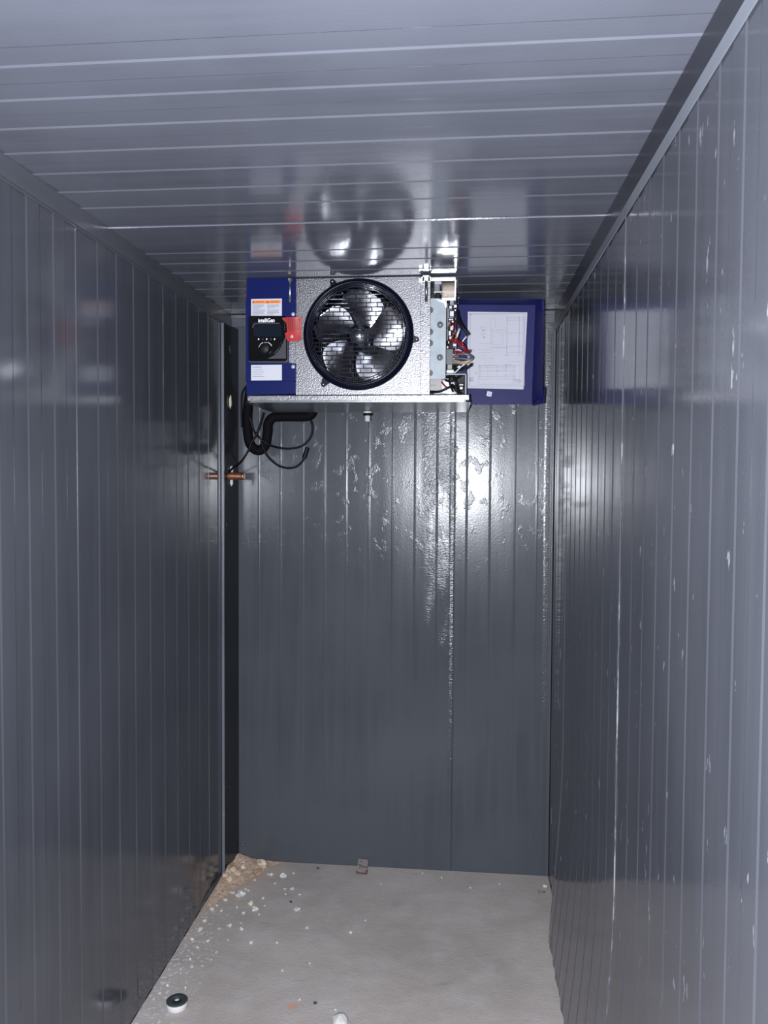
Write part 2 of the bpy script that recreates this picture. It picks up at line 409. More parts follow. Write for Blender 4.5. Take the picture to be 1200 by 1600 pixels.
# casing: front sheet with round hole, top, back and sides
mb = MB()
fc = at(560, 523, YU); RO = .1776; RI = .158
n = 96; inner = []; outer = []
for k in range(n):
    a = 2 * PI * k / n; c, s_ = math.cos(a), math.sin(a)
    tx = ((UC - fc.x) / c) if c > 1e-6 else ((XC0 - fc.x) / c) if c < -1e-6 else 1e9
    tz = ((ZF - fc.z) / s_) if s_ > 1e-6 else ((ZP - fc.z) / s_) if s_ < -1e-6 else 1e9
    t = min(tx, tz); inner.append((fc.x + RI * c, YU, fc.z + RI * s_)); outer.append((fc.x + t * c, YU, fc.z + t * s_))
mb.add(inner + outer, [(k, (k + 1) % n, n + (k + 1) % n, n + k) for k in range(n)], STUCCO)
for cx in (XC0, UC):
    for cz in (ZF, ZP):
        c0 = math.atan2(cz - fc.z, cx - fc.x) % (2 * PI); k = int(c0 / (2 * PI) * n)
        mb.add([outer[k], outer[(k + 1) % n], (cx, YU, cz)], [(0, 1, 2)], STUCCO)
mb.box((XC0, YU + .003, ZF - .002), (XC1, YBK, ZF), STUCCO)
mb.box((UL + .01, YU + .02, ZP), (UL + .012, YBK, ZF), STUCCO)
mb.box((XC1 - .002, YU + .004, ZP), (XC1, YBK, ZF), STUCCO)
mb.box((UL + .01, YBK - .002, ZP), (UR - .03, YBK, ZF), STUCCO)
mb.build('casing', unit)
mb = MB(); pxbox(mb, 657.5, 434, 671.5, 618, YU - .003, .006, STUCCO, .001)
for y_ in (486, 524, 571):
    pxbox(mb, 661, y_ - 2, 666, y_ + 2, YU - .0035, .001, ALU)
mb.build('side_flange', unit)
# fan orifice, guard, blades, hub
mb = MB()
mb.lathe([(RI - .004, .05), (RI - .002, .0), (RI, -.022), (RI + .003, -.027), (RI + .006, -.027), (RO - .006, -.016), (RO - .001, -.010), (RO, -.002), (RO, .0)], (fc.x, YU, fc.z), NAVY, n=96)
mb.lathe([(RI - .004, .05), (RI - .006, .12)], (fc.x, YU, fc.z), NAVY, n=64)
ring = mb.build('fan_ring', unit)
for (px, py) in ((520, 441), (651, 531), (506, 601)):
    p = at(px, py, YU); d = Vector((fc.x - p.x, 0, fc.z - p.z)).normalized(); q = Vector((-d.z, 0, d.x))
    mb = MB(); poly = []
    for k in range(9):
        a = PI * k / 8; e = p + q * (.0085 * math.cos(a)) - d * (.0085 * math.sin(a)); poly.append((e.x, e.z))
    for e in (p + d * .022 - q * .017, p + d * .022 + q * .017): poly.append((e.x, e.z))
    mb.prism(poly, YU - .008, YU - .0005, NAVY)
    mb.lathe([(0, -.0125), (.0032, -.0118), (.0042, -.008)], (p.x, YU, p.z), BRIGHT, n=16)
    mb.build('mounting_lug', ring)
mb = MB(); gy = YU - .033; RG = .145
pitch = .0137; rowi = 0; rng0 = random.Random(5); z = -RG + .006
while z < RG:
    hw = math.sqrt(max(0, RG * RG - z * z))
    mb.box((fc.x - hw, gy, fc.z + z - .0012), (fc.x + hw, gy + .004, fc.z + z + .0012), NAVY)
    z2 = z + pitch
    if z2 < RG:
        x = -RG + (.017 if rowi % 2 else 0) + rng0.choice((0, .004, -.004))
        while x < RG:
            if x * x + max(z * z, z2 * z2) < RG * RG: mb.box((fc.x + x - .0012, gy + .0002, fc.z + z), (fc.x + x + .0012, gy + .0035, fc.z + z2), NAVY)
            x += .034
    z = z2; rowi += 1
for r_, yy in ((RG, gy), (.1515, gy + .003), (.158, gy + .008)):
    mb.lathe([(r_ - .0012, yy - YU), (r_ + .0012, yy - YU), (r_ + .0012, yy - YU + .004), (r_ - .0012, yy - YU + .004), (r_ - .0012, yy - YU)], (fc.x, YU, fc.z), NAVY, n=96, smooth=False)
for k in range(52):
    for ra, rb, ya, yb, o in ((RG, .1515, gy, gy + .003, 0), (.1515, .158, gy + .003, gy + .008, .5)):
        a = 2 * PI * (k + o) / 52; d = Vector((math.cos(a), 0, math.sin(a))); q = Vector((-d.z, 0, d.x)) * .001
        c = Vector((fc.x, 0, fc.z)); v = []
        for rr, y_ in ((ra, ya), (rb, yb)):
            for sgn in (-1, 1):
                for dy in (0, .0035): e = c + d * rr + q * sgn; v.append((e.x, y_ + dy, e.z))
        mb.add(v, [(0, 1, 3, 2), (4, 6, 7, 5), (0, 4, 5, 1), (2, 3, 7, 6), (0, 2, 6, 4), (1, 5, 7, 3)], NAVY)
mb.build('fan_guard', unit)
def blade(a0):
    mb = MB(); nr, nt = 10, 9; v = []
    for i in range(nr + 1):
        t = i / nr; r = .026 + (.150 - .026) * t
        half = .33 + .29 * math.sin(PI * min(1, t * .72 + .12)) ** 1.2
        if t > .8: half *= math.sqrt(max(0.02, 1 - ((t - .8) / .215) ** 2))
        sweep = .30 * t
        for j in range(nt + 1):
            s = j / nt * 2 - 1; a = a0 + sweep + half * s
            tw = -(.018 + .012 * (1 - t)) * s + .014 * math.cos(s * 1.5)
            v.append((fc.x + r * math.cos(a), YU + .030 + tw, fc.z + r * math.sin(a)))
    w_ = nt + 1; N0 = len(v)
    v += [(x, y + .0012, z) for x, y, z in v]
    f = [(i * w_ + j, i * w_ + j + 1, (i + 1) * w_ + j + 1, (i + 1) * w_ + j) for i in range(nr) for j in range(nt)]
    f += [tuple(N0 + q for q in g[::-1]) for g in f]
    mb.add(v, f, BLADE, True); mb.build('fan_blade', unit, recalc=False)
for k in range(5): blade(R(71 + 72 * k))
mb = MB()
mb.lathe([(0, -.012), (.012, -.012), (.016, -.008), (.024, -.006), (.030, .004), (.030, .03)], (fc.x, YU + .022, fc.z), BLADE, n=32)
mb.lathe([(0, .028), (.042, .028), (.046, .034), (.046, .11)], (fc.x, YU + .022, fc.z), NAVY, n=32)
for k in range(3):
    a = R(30 + 120 * k); mb.tube([(fc.x + .02 * math.cos(a), YU + .07, fc.z + .02 * math.sin(a)), (fc.x + .148 * math.cos(a), YU + .06, fc.z + .148 * math.sin(a))], .003, BRIGHT, 8)
mb.build('fan_motor', unit)
mb = MB(); 
for k in range(46):
    x = fc.x - .155 + k * .0069; mb.box((x, YU + .115, fc.z - .15), (x + .0012, YU + .16, fc.z + .15), COIL)
mb.box((fc.x - .155, YU + .16, fc.z - .155), (fc.x + .155, YU + .165, fc.z + .155), COIL)
mb.build('cooling_coil', unit)
# drain pan
mb = MB()
x0, x1 = UL - .002, UR
mb.box((x0 + .004, YU - .006, ZB + .001), (x1 - .001, YU + .008, ZP + .001), STUCCO, .004)
poly = []     # plan outline of pan, rounded corners at the front right
def planarc(cx, cy, r, a0, a1, n=6): return [(cx + r * math.cos(R(a0 + (a1 - a0) * k / n)), cy + r * math.sin(R(a0 + (a1 - a0) * k / n))) for k in range(n + 1)]
xb0 = at(387, 642, YBK).x
poly = planarc(x1 - .02, YU + .012, .022, 0, -90) + planarc(x0 + .02, YU + .012, .022, -90, -180) + [(x0, YBK), (at(731, 642, YBK).x, YBK)]
NV = len(poly)
zt = ZB + .004; zl = ZB - .002
mb.add([(x, y, zt) for x, y in poly] + [(x, y, zl) for x, y in poly], [tuple(range(NV)), tuple(range(2 * NV - 1, NV - 1, -1))] + [(i, (i + 1) % NV, (i + 1) % NV + NV, i + NV) for i in range(NV)], ALU)
pan = mb.build('drain_pan', unit)
mb = MB(); p = at(571, 640, 2.88)
zz = ZB - .002
mb.lathe([(0, .001), (.016, .001), (.016, -.004), (.012, -.005), (.010, -.005), (.010, -.034), (.007, -.035), (.007, -.010)], (p.x, 2.945, zz), CREAM, axis='z', n=20)
mb.lathe([(.0165, -.004), (.0165, -.013), (.011, -.014)], (p.x, 2.945, zz), BLKM, axis='z', n=20)
mb.build('drain_spout', pan)
# left blue end cover with fold lines and a notch at the edge
YC = YU - .014
def pol(pts, Y): return [(at(a, b, Y).x, at(a, b, Y).z) for a, b in pts]
mb = MB()
mb.prism(pol([(385, 435), (461.5, 434), (462, 465.5), (384.5, 466)], YC), YC + .003, YU + .20, BLUE)
mb.prism(pol([(384, 467), (462, 466.5), (462, 500), (451, 502), (451, 567), (462, 568), (462, 595), (384, 596)], YC), YC, YU + .24, BLUE)
mb.prism(pol([(384.5, 597), (461.5, 596), (461.5, 615), (385, 617)], YC), YC + .003, YU + .22, BLUE)
mb.prism(pol([(386, 460), (460, 460), (460, 500), (449, 502), (449, 568), (460, 570), (460, 600), (386, 600)], YC), YC + .006, YU + .1, BLUE)
cov = mb.build('end_cover', unit)
mb = MB(); mb.prism(pol([(450, 500), (463, 500), (463, 570), (450, 570)], YC), YU - .003, YU + .012, STUCCO); mb.build('mounting_strip', unit)
for (px, py) in ((458, 491), (458, 573), (457.5, 527)):
    mb = MB(); p = at(px, py, YC); dy = 0 if py != 527 else -.011
    mb.lathe([(0, -.0040), (.003, -.0038), (.0055, -.002), (.0064, .0), (.0064, .012)], (p.x, YC + dy, p.z), SCREWM, n=20)
    mb.box((p.x - .0035, YC + dy - .0044, p.z - .0006), (p.x + .0035, YC + dy - .0036, p.z + .0006), RELAY)
    mb.build('screw', unit)
# controller
mb = MB()
def rrect(x0, y0, x1, y1, r, Y, n=5):
    q = []
    for cx, cy, a in ((x1 - r, y0 + r, -90), (x1 - r, y1 - r, 0), (x0 + r, y1 - r, 90), (x0 + r, y0 + r, 180)):
        for k in range(n + 1):
            t = R(a + 90 * k / n); q.append((cx + r * math.cos(t), cy + r * math.sin(t)))
    return pol(q, Y)
mb.prism(rrect(389.5, 494.5, 450.5, 567, 3.5, YC), YC - .003, YC + .002, GREYG)
mb.prism(rrect(389.5, 494.5, 449.5, 565, 3.5, YC), YC - .010, YC - .002, BLK)
mb.prism(pol([(446.2, 526), (447, 528), (447, 560.5), (418, 560.5), (429, 555), (437, 546), (442, 536)], YC - .010), YC - .0106, YC - .0098, GREYG)
ctl = mb.build('controller', cov)
mb = MB()
sh = [(394, 505), (396, 502), (438, 502), (441, 506), (442, 520), (440, 533), (435, 545), (427, 553), (416, 556), (405, 552), (398, 543), (394, 530), (392, 516)]
mb.prism(pol(sh, YC - .012), YC - .0135, YC - .009, BLK)
mb.prism(pol([(394.2, 512), (395.5, 507), (398.5, 504.6), (437, 504.6), (437, 506.2), (400, 506.2), (397, 508.5), (396, 513)], YC - .012), YC - .0142, YC - .0130, GREYG)
mb.build('face_plate', ctl)
mb = MB(); mb.prism(rrect(397, 507, 440, 526, 2, YC - .0135), YC - .0150, YC - .013, SCREEN); mb.build('display', ctl)
mb = MB(); p = at(415, 545.5, YC - .0135)
mb.lathe([(0, -.034), (.0150, -.034), (.0168, -.032), (.0175, -.012)], (p.x, YC, p.z), BLKM, n=40); mb.build('knob', ctl)
mb = MB()
for a0, a1 in ((25, 68), (112, 165)):
    q = [(.0215 * math.cos(R(a0 + (a1 - a0) * k / 8)), .0215 * math.sin(R(a0 + (a1 - a0) * k / 8))) for k in range(9)]
    q += [(.0232 * math.cos(R(a1 + (a0 - a1) * k / 8)), .0232 * math.sin(R(a1 + (a0 - a1) * k / 8))) for k in range(9)]
    mb.prism([(p.x + x, p.z + z) for x, z in q], YC - .0142, YC - .0134, WPRINT)
pxbox(mb, 412.8, 534.6, 417.6, 535.6, YC - .0142, .0006, INK)
for gx, gy_ in ((404, 530), (416.6, 530), (429, 530)):
    c = at(gx, gy_, YC - .0142)
    mb.prism([(c.x + .0024 * math.cos(2 * PI * k / 6), c.z + .0030 * math.sin(2 * PI * k / 6 + .3)) for k in range(6)], YC - .0142, YC - .0134, WPRINT)
for gx in (410.5, 423): pxbox(mb, gx, 528.5, gx + .4, 531.5, YC - .0142, .0006, INK)
mb.build('dial_markings', ctl)
def text(name, s, px0, px1, py, Y, m, parent, bold=.0, hscale=1.0):
    cu = bpy.data.curves.new(name, 'FONT'); cu.body = s; cu.size = 1; cu.align_x = 'CENTER'; cu.align_y = 'CENTER'; cu.extrude = .01; cu.offset = bold
    o = bpy.data.objects.new(name + '_c', cu); C.objects.link(o); bpy.context.view_layer.update()
    me = bpy.data.meshes.new_from_object(o.evaluated_get(bpy.context.evaluated_depsgraph_get())); bpy.data.objects.remove(o)
    xs = [v.co.x for v in me.vertices]; wd = max(xs) - min(xs); cx = (max(xs) + min(xs)) / 2
    a = at(px0, py, Y); b = at(px1, py, Y); k = (b.x - a.x) / wd
    off = Vector(parent['_o'])
    for v in me.vertices:
        v.co = Vector(((a.x + b.x) / 2 + (v.co.x - cx) * k, Y - v.co.z * .02, a.z + v.co.y * k * hscale)) - off
    me.materials.clear(); me.materials.append(m)
    t = bpy.data.objects.new(name, me); C.objects.link(t); t.parent = parent; return t
text('lettering', 'intelliGen', 403.5, 429, 501, YC - .0150, WPRINT, ctl, .02, 1.25)
# labels on the blue cover
mb = MB(); YLb = YC - .0008
pxbox(mb, 392.3, 467.3, 440.4, 494.3, YLb, .0007, WHITE)
pxbox(mb, 394.5, 469.6, 438.5, 473.8, YLb - .0003, .0003, ORANGE)
for x_ in (396, 418.3):
    mb.prism(pol([(x_ - 1.6, 473.5), (x_ + 1.6, 473.5), (x_, 470)], YLb), YLb - .0006, YLb - .0002, INKD)
for col0, col1 in ((394.5, 414), (417.5, 436)):
    for r_ in range(9):
        y_ = 476.3 + r_ * 1.95; e = col1 - random.choice((0, 1, 2, 6)) - (9 if r_ in (3, 8) else 0)
        pxbox(mb, col0, y_, e, y_ + .55, YLb - .0003, .0002, INK)
for x_ in (399, 422): pxbox(mb, x_, 471.2, x_ + 13, 472.4, YLb - .0005, .0002, mat('rust_printing', (.42, .11, .02), .6))
mb.build('warning_label', cov)
mb = MB()
pxbox(mb, 392.3, 570.3, 440.4, 594.2, YLb, .0007, WHITE)
for y_, e in ((577.5, 411), (581, 413), (584.6, 410), (588, 413)): pxbox(mb, 394.8, y_, e, y_ + .6, YLb - .0003, .0002, INK)
lb = mb.build('information_label', cov)
text('label_heading', 'intelliGen', 394.8, 408.5, 573.9, YLb - .0004, INK, lb, .01, 1.1)
# ceiling bolts
for px in (453, 666):
    mb = MB(); a = at(px, 436, YC - .008); b = at(px, 472, YC - .008)
    mb.tube([(a.x, YC - .007, H - .003), (b.x, YC - .007, b.z)], .0036 if px < 500 else .0042, BRIGHT if px < 500 else ALU, 10, 1)
    if px > 500:
        mb.lathe([(0, .001), (.019, .001), (.019, -.003), (.012, -.004), (.012, -.014), (0, -.014)], (a.x, YC - .007, H - .008), BRIGHT, axis='z', n=6, smooth=False)
        pxbox(mb, 655, 435.5, 673, 438.5, YC - .004, .018, BRIGHT)
    else: mb.lathe([(0, .0), (.0085, .0), (.0085, -.008), (0, -.008)], (a.x, YC - .007, H - .006), BRIGHT, axis='z', n=6, smooth=False)
    mb.build('hanging_bolt', unit)
# ---------------- open wiring compartment at the right end
mb = MB()
pxbox(mb, 672, 433, 712, 438.5, YU - .004, .03, BRIGHT, .001)           # top flange
pxbox(mb, 672, 434, 712.5, 436, YU + .0, .30, STUCCO)                     # top sheet
pxbox(mb, 710.8, 437, 712.4, 466, YU - .002, .18, BRIGHT)               # right lip
pxbox(mb, 690, 464.6, 712.4, 469.4, YU - .004, .05, BRIGHT, .001)
a, b, c, e = rectpx(672, 438, 735, 470, YU + .16); mb.box((a - .01, YU + .16, c), (at(712, 450, YU + .01).x, YU + .163, e), mat('brownish_tin', (.2, .17, .145), .35, 1.0, bumps=((40, 40, 10, 2, .001),)))
mb.build('compartment_frame', unit)
mb = MB(); pxbox(mb, 672, 466, 709, 585, YU + .17, .003, BLKM); pxbox(mb, 672, 585, 727, 617.5, YU + .12, .003, BLKM); pxbox(mb, 672.5, 439, 690, 467, YU + .12, .01, BLKM); mb.build('compartment_backing', unit)
mb = MB()
mb.prism(pol([(669.5, 466.3), (694, 466), (697.2, 469), (696, 590), (694, 592), (669, 592)], YU + .006), YU + .006, YU + .009, ZINC)
mb.prism(pol([(680.5, 468), (697.6, 470), (697.6, 480), (696, 481), (694, 474)], YU + .004), YU + .003, YU + .006, BRIGHT)
plate = mb.build('mounting_plate', unit)
for px, py in ((672.2, 484.5), (687.8, 507.3), (672, 518.4), (671.8, 536), (687.4, 558.4), (671.5, 583)):
    mb = MB(); p = at(px, py, YU + .004)
    mb.lathe([(.0100, .002), (.0100, -.002), (.0072, -.003), (.0070, .001)], (p.x, YU + .004, p.z), RELAY, n=24)
    mb.lathe([(0, -.006), (.004, -.0055), (.0062, -.002), (.0062, .001)], (p.x, YU + .004, p.z), BRIGHT, n=20)
    mb.lathe([(0, -.0064), (.0013, -.0062)], (p.x, YU + .004, p.z), INKD, n=8)
    mb.build('screw', plate)
mb = MB(); pxbox(mb, 678.2, 440.5, 687.5, 455, YU + .02, .05, GREYW, .003); pxbox(mb, 679, 441, 690, 444, YU + .018, .03, mat('lilac_grey_plastic', (.30, .29, .36), .5), .001)
pxbox(mb, 678, 455.5, 690, 457, YU + .018, .03, WHW)
mb.lathe([(.0045, 0), (.0085, 0), (.0085, .01), (.0045, .01)], tuple(at(684, 461.5, YU + .01)), BLKM, n=20); mb.tube([at(688, 466, YU + .004), at(692, 468, YU + .002), at(697, 471, YU + .004)], .0016, BLKM)
mb.build('capacitor', unit)
mb = MB()     # circuit board edge with components
pxbox(mb, 698.3, 474, 699.8, 532, YU + .004, .10, RELAY)
for px0, py0, px1, py1, m in ((703, 472, 709, 477, GREYW), (702, 478, 706, 482, WHW), (709, 476, 714, 481, ALU), (703, 486, 709, 494, CREAM), (702, 495, 708, 497, GREYW), (701, 498, 708, 500, CREAM),
                              (700, 482, 702, 497, GREYW), (704, 501, 709, 504, ALU), (700, 503, 703, 510, GREYW), (706, 508.5, 708.5, 513, CREAM), (703, 509, 708, 516, ALU), (701, 517, 704.5, 524, CREAM), (702, 526, 708, 531, CREAM), (708, 537, 713, 541, CREAM),
                              (700, 533, 702, 537, ALU), (710, 483, 713, 486, ALU), (698, 541, 700.5, 544, CREAM)):
    pxbox(mb, px0, py0, px1, py1, YU + .012 + random.uniform(0, .01), .03, m, .0008)
mb.build('circuit_board', unit)
mb = MB(); pxbox(mb, 697, 545, 708, 569.5, YU + .01, .05, RELAY, .002); pxbox(mb, 699, 569, 706.5, 577, YU + .012, .04, mat('olive_grey_plastic', (.25, .25, .22), .5), .002)
for k in range(6): pxbox(mb, 708, 553.5 + k * 3.1, 718 - (k % 3), 554.9 + k * 3.1, YU + .014, .01, (CREAM, REDW, CREAM, GREYW, TANW, BLKM)[k])
mb.build('contactor', unit)
mb = MB(); pxbox(mb, 697.5, 577.5, 709.5, 583, YU + .004, .03, CREAM, .003)
pxbox(mb, 697, 584.2, 728.3, 585.3, YU + .002, .004, ZINC); pxbox(mb, 727.3, 584.2, 728.4, 618, YU + .002, .004, ZINC)
mb.build('terminal_bracket', unit)
def wire(pts, r, m, dy=0, name='wire'):
    mb = MB(); mb.tube([at(q[0], q[1], YU + (q[2] if len(q) > 2 else .0) + dy) for q in pts], r, m, 8)
    return mb.build(name, unit)
wire([(700, 531, .03), (707, 532, -.01), (718, 537, -.02), (727, 545, -.02), (731, 551, 0)], .0033, REDW)
wire([(701, 535, .03), (711, 534, -.015), (722, 541, -.03), (729, 548, -.02), (734, 548, 0), (733, 551, .02)], .0028, REDW)
wire([(703, 528, .02), (714, 531, -.01), (724, 539, -.02), (728, 549, .01)], .0024, REDW)
wire([(698, 516, .02), (700, 512, .0), (704, 505, -.01), (705, 500, .02)], .0022, REDW)
wire([(712, 503, .02), (711, 512, 0), (709, 522, -.01), (706, 530, .02)], .0022, REDW)
wire([(707, 547, .02), (716, 551, -.01), (726, 550, -.02), (732, 549, .01)], .0026, REDW)
wire([(707, 551, .02), (717, 549, -.015), (727, 552, -.01)], .0024, REDW)
wire([(709, 548.5, .02), (716, 546.5, 0), (722, 549, .01)], .0022, WHW)
wire([(713, 526, .0), (711, 533, .0), (708, 536, .02)], .0026, TANW)
wire([(718, 514, .0), (715, 522, -.01), (713, 530, .01)], .0034, WHW)
wire([(714, 486, .02), (716, 497, -.01), (722, 510, -.03), (731, 522, -.03)], .0046, BLKM)
wire([(714, 500, .02), (719, 507, -.02), (727, 517, -.03), (732, 524, -.03)], .0042, BLKM)
wire([(716, 519, .0), (714, 526, .0), (713, 530, .01)], .0048, BLKM)
wire([(729, 526, -.02), (726, 529, -.02), (722.5, 534, -.02)], .0022, CREAM)
wire([(709, 556, .02), (720, 553, -.01), (731, 554, -.02), (738, 559, 0)], .0036, GREYW)
wire([(709, 560, .02), (722, 560, -.01), (733, 561, -.02), (738, 558, 0)], .0034, GREYW)
wire([(709, 563, .02), (722, 566, -.01), (733, 564, -.02), (738, 560, 0)], .0036, TANW)
wire([(709, 566, .02), (722, 568, -.01), (731, 567, -.02)], .0030, TANW)
wire([(708, 572, .02), (720, 575, -.01), (734, 572, -.02), (736, 569, .0)], .0040, BLKM)
wire([(709, 577, .02), (722, 578, -.01), (732, 574, -.01)], .0036, BLKM)
wire([(710, 583, -.004), (722, 572, -.014), (735, 563, -.014)], .0020, CREAM)
wire([(715, 574, .0), (718, 573, -.012)], .0038, CREAM)
wire([(698, 590, .02), (707, 588, .0), (713, 600, -.01), (717, 611, .02)], .0042, BLKM)
wire([(696, 594, .0), (706, 596, -.01), (715, 590, 0), (722, 586, .03)], .0036, BLKM)
wire([(672, 612, .01), (686, 612, -.01), (700, 606, -.015), (708, 602, 0)], .0042, BLKM)
wire([(706, 601, .0), (713, 610, -.012), (722, 617, .01)], .0046, BLKM)
wire([(702, 586, .03), (703, 600, .0), (708, 612, .01)], .0032, BLKM)
wire([(690, 597, .0), (695, 603, -.01), (699, 606, .0)], .0026, REDW)
mb = MB(); pxbox(mb, 716, 598, 724.5, 604.5, YU + .03, .02, BLKM, .001); pxbox(mb, 718, 600.5, 723.8, 602, YU + .028, .004, CREAM); pxbox(mb, 717.8, 604, 723.5, 609, YU + .025, .02, ALU, .002); mb.build('plug_connector', unit)
mb = MB(); pxbox(mb, 670.5, 592, 690, 613, YU + .03, .02, mat('beige_block', (.32, .30, .30), .5), .001); pxbox(mb, 671, 601.3, 681, 602.2, YU + .0285, .002, RELAY); mb.build('relay', unit)
mb = MB(); bm = bmesh.new(); bmesh.ops.create_icosphere(bm, subdivisions=3, radius=1)
for px, py, rx, rz in ((699, 601, .024, .020), (704, 607, .018, .012), (694, 613, .035, .008), (704, 615, .02, .012)):
    b2 = bm.copy(); c = at(px, py, YU + .045)
    for v in b2.verts: v.co = c + Vector((v.co.x * rx, v.co.y * .02, v.co.z * rz)) * (1 + .12 * math.sin(v.co.x * 7 + v.co.z * 9))
    mb.frombm(b2, mat('white_sleeve', (.85, .85, .88), .4), True)
bm.free(); mb.build('insulation_wad', unit)
# open end cover with the wiring diagram inside, hanging beside the wiring
YT = 2.80
mb = MB()
tp = [(712, 475.5), (837, 476), (831.5, 632), (712, 632.5)]
mb.prism(pol(tp, YT), YT, YT + .004, TRAYB)
def flange(p0, p1, q0, q1, Y0_, Y1_, m):    # sheet from back edge p0-p1 (Y0_) to front edge q0-q1 (Y1_)
    a, b, c, d = at(*p0, Y0_), at(*p1, Y0_), at(*q1, Y1_), at(*q0, Y1_)
    nrm = (b - a).cross(d - a).normalized() * .0014
    mb.add([v + nrm for v in (a, b, c, d)] + [v - nrm for v in (a, b, c, d)], [(0, 1, 2, 3), (7, 6, 5, 4), (0, 4, 5, 1), (1, 5, 6, 2), (2, 6, 7, 3), (3, 7, 4, 0)], m)
flange((716, 475.5), (838, 476), (716, 466.5), (849, 467), YT, YT - .062, TRAYB)
flange((837, 476), (831.5, 628), (849, 467), (846.5, 620), YT, YT - .062, TRAYB)
flange((846, 604), (845, 618), (851, 606), (849.5, 630), YT - .03, YT - .05, TRAYB)
flange((831.5, 631), (845, 618), (833, 634), (850, 630), YT - .01, YT - .045, TRAYB)
flange((847, 470), (849.5, 470), (847, 485), (851, 485), YT - .06, YT - .064, TRAYB)
tray = mb.build('open_cover', unit)
mb = MB(); YP = YT - .0008
ppts = [(731, 487), (824, 488.2), (818, 608.5), (730, 606.5)]
mb.prism(pol(ppts, YP), YP, YP + .0007, PAPER)
def ln(x0, y0, x1, y1, wd=.45, m=INK):
    x0, x1 = sorted((x0, x1)); y0, y1 = sorted((y0, y1))
    if x1 - x0 < wd: x1 = x0 + wd
    if y1 - y0 < wd: y1 = y0 + wd
    pxbox(mb, x0, y0, x1, y1, YP - .0004, .0003, m)
INK2 = mat('faint_printing', (.34, .35, .41), .6)
def fr(x0, y0, x1, y1, m=INK2): ln(x0, y0, x1, y0, .4, m); ln(x0, y1, x1, y1, .4, m); ln(x0, y0, x0, y1, .4, m); ln(x1, y0, x1, y1, .4, m)
fr(734, 490, 819, 603); fr(766, 497, 774, 512, INK2); fr(770, 519, 785, 538, INK2); fr(748, 571, 812, 600, INK2)
for y_ in (515.5, 542, 543.5): ln(766, y_, 792, y_, .5, INK2)
for x_ in (792, 817, 811): ln(x_, 494, x_, 556, .4, INK2)
for y_ in (520, 541, 550, 496, 500): ln(792, y_, 817, y_, .4, INK2)
for y_ in (536.5, 546.5, 550.5): ln(747, y_, 768, y_, .45, INK2)
for k in range(9): ln(766.5, 515 + k * 2.8, 768.5, 515.6 + k * 2.8, .5, INK)
for k in range(5): ln(752 + k * 3.6, 558, 752.4 + k * 3.6, 563, .4, INK2)
for k in range(14):
    x_ = random.uniform(748, 808); y_ = random.uniform(552, 596); ln(x_, y_, x_ + random.uniform(4, 22), y_ + .3, .35, INK2)
for x_, y_, s in ((754, 516, 3), (755, 526.5, 2.6), (742.5, 582.5, 1.6), (769, 560, 1.2), (777, 579, 1.2)): ln(x_, y_, x_ + s, y_ + .9, .8, INKD)
fr(750, 511, 760, 514); fr(751, 521, 759, 523)
ln(734, 546, 742, 546.4, .5, INK); ln(734, 549, 743, 549.4, .4, INK2)
for k in range(4): ln(733.5, 590 + k * 1.8, 740.5 - (k % 2) * 2, 590.9 + k * 1.8, .7, INK)
for k in range(3): ln(801, 593.5 + k * 1.7, 815, 594.1 + k * 1.7, .5, INK2)
for x_ in (750, 762, 776, 790, 803): ln(x_, 571, x_, 595 - random.uniform(0, 9), .35, INK2)
for y_ in (574, 579.5, 588, 592): ln(748, y_, 806, y_, .35, INK2)
mb.build('wiring_diagram', tray)
mb = MB(); c = at(764.5, 615.5, YP)
for r_, m, o in ((.0115, WHITE, 0), (.0056, INK, -.0003), (.0032, WHITE, -.0006)):
    mb.prism([(c.x + r_ * math.cos(R(33 + 90 * k)), c.z + r_ * math.sin(R(33 + 90 * k))) for k in range(4)], YP + o, YP + o + .0007, m)
mb.build('small_sticker', tray)

# ------------------------------------------------------------------ tag, pipes and cables around the unit
tp = at(455, 500, YC - .014)
mb = MB(); nx, nz = 8, 10; v = []
tl, tr_, br, bl = (441.5, 496.5), (471.5, 495), (470, 532), (449, 534)
for j in range(nz + 1):
    for i in range(nx + 1):
        u, t = i / nx, j / nz
        px = (tl[0] * (1 - u) + tr_[0] * u) * (1 - t) + (bl[0] * (1 - u) + br[0] * u) * t
        py = (tl[1] * (1 - u) + tr_[1] * u) * (1 - t) + (bl[1] * (1 - u) + br[1] * u) * t
        if i == 0: px += -2.2 * math.sin(PI * t) if t < .6 else -2.2 * math.sin(PI * t) * .7
        if j == nz and i in (0, nx): py -= 2
        v.append(at(px, py, YC - .0155 + .005 * math.cos(u * 5) * (1 - t) + .004 * math.sin(t * 3)))
fs = [(j * (nx + 1) + i, j * (nx + 1) + i + 1, (j + 1) * (nx + 1) + i + 1, (j + 1) * (nx + 1) + i) for j in range(nz) for i in range(nx)]
mb.add(v, fs, REDTAG, True); mb.add([q + Vector((0, .0006, 0)) for q in v], [f[::-1] for f in fs], REDTAG, True)
rng = random.Random(3)
for k in range(9):      # rows of tiny printing that run down the tag
    x_ = 444.5 + k * 2.9; y_ = 498
    while y_ < 514 + rng.uniform(-3, 3):
        l = rng.uniform(1.2, 3); u = (x_ - 441.5) / 30; t = (y_ + l / 2 - 496) / 38
        ys = YC - .0155 + .005 * math.cos(u * 5) * (1 - t) + .004 * math.sin(t * 3) - .0012; a = at(x_, y_, ys); b = at(x_ + .9, y_ + l, ys)
        mb.box((a.x, ys, b.z), (b.x, ys + .0008, a.z), REDINK); y_ += l + .6
tag(mb.build('warning_tag', base=(tp.x, YC - .012, at(455, 533, YC).z)), 'small red card tag with black printing, screwed on right of the black controller', 'tag')

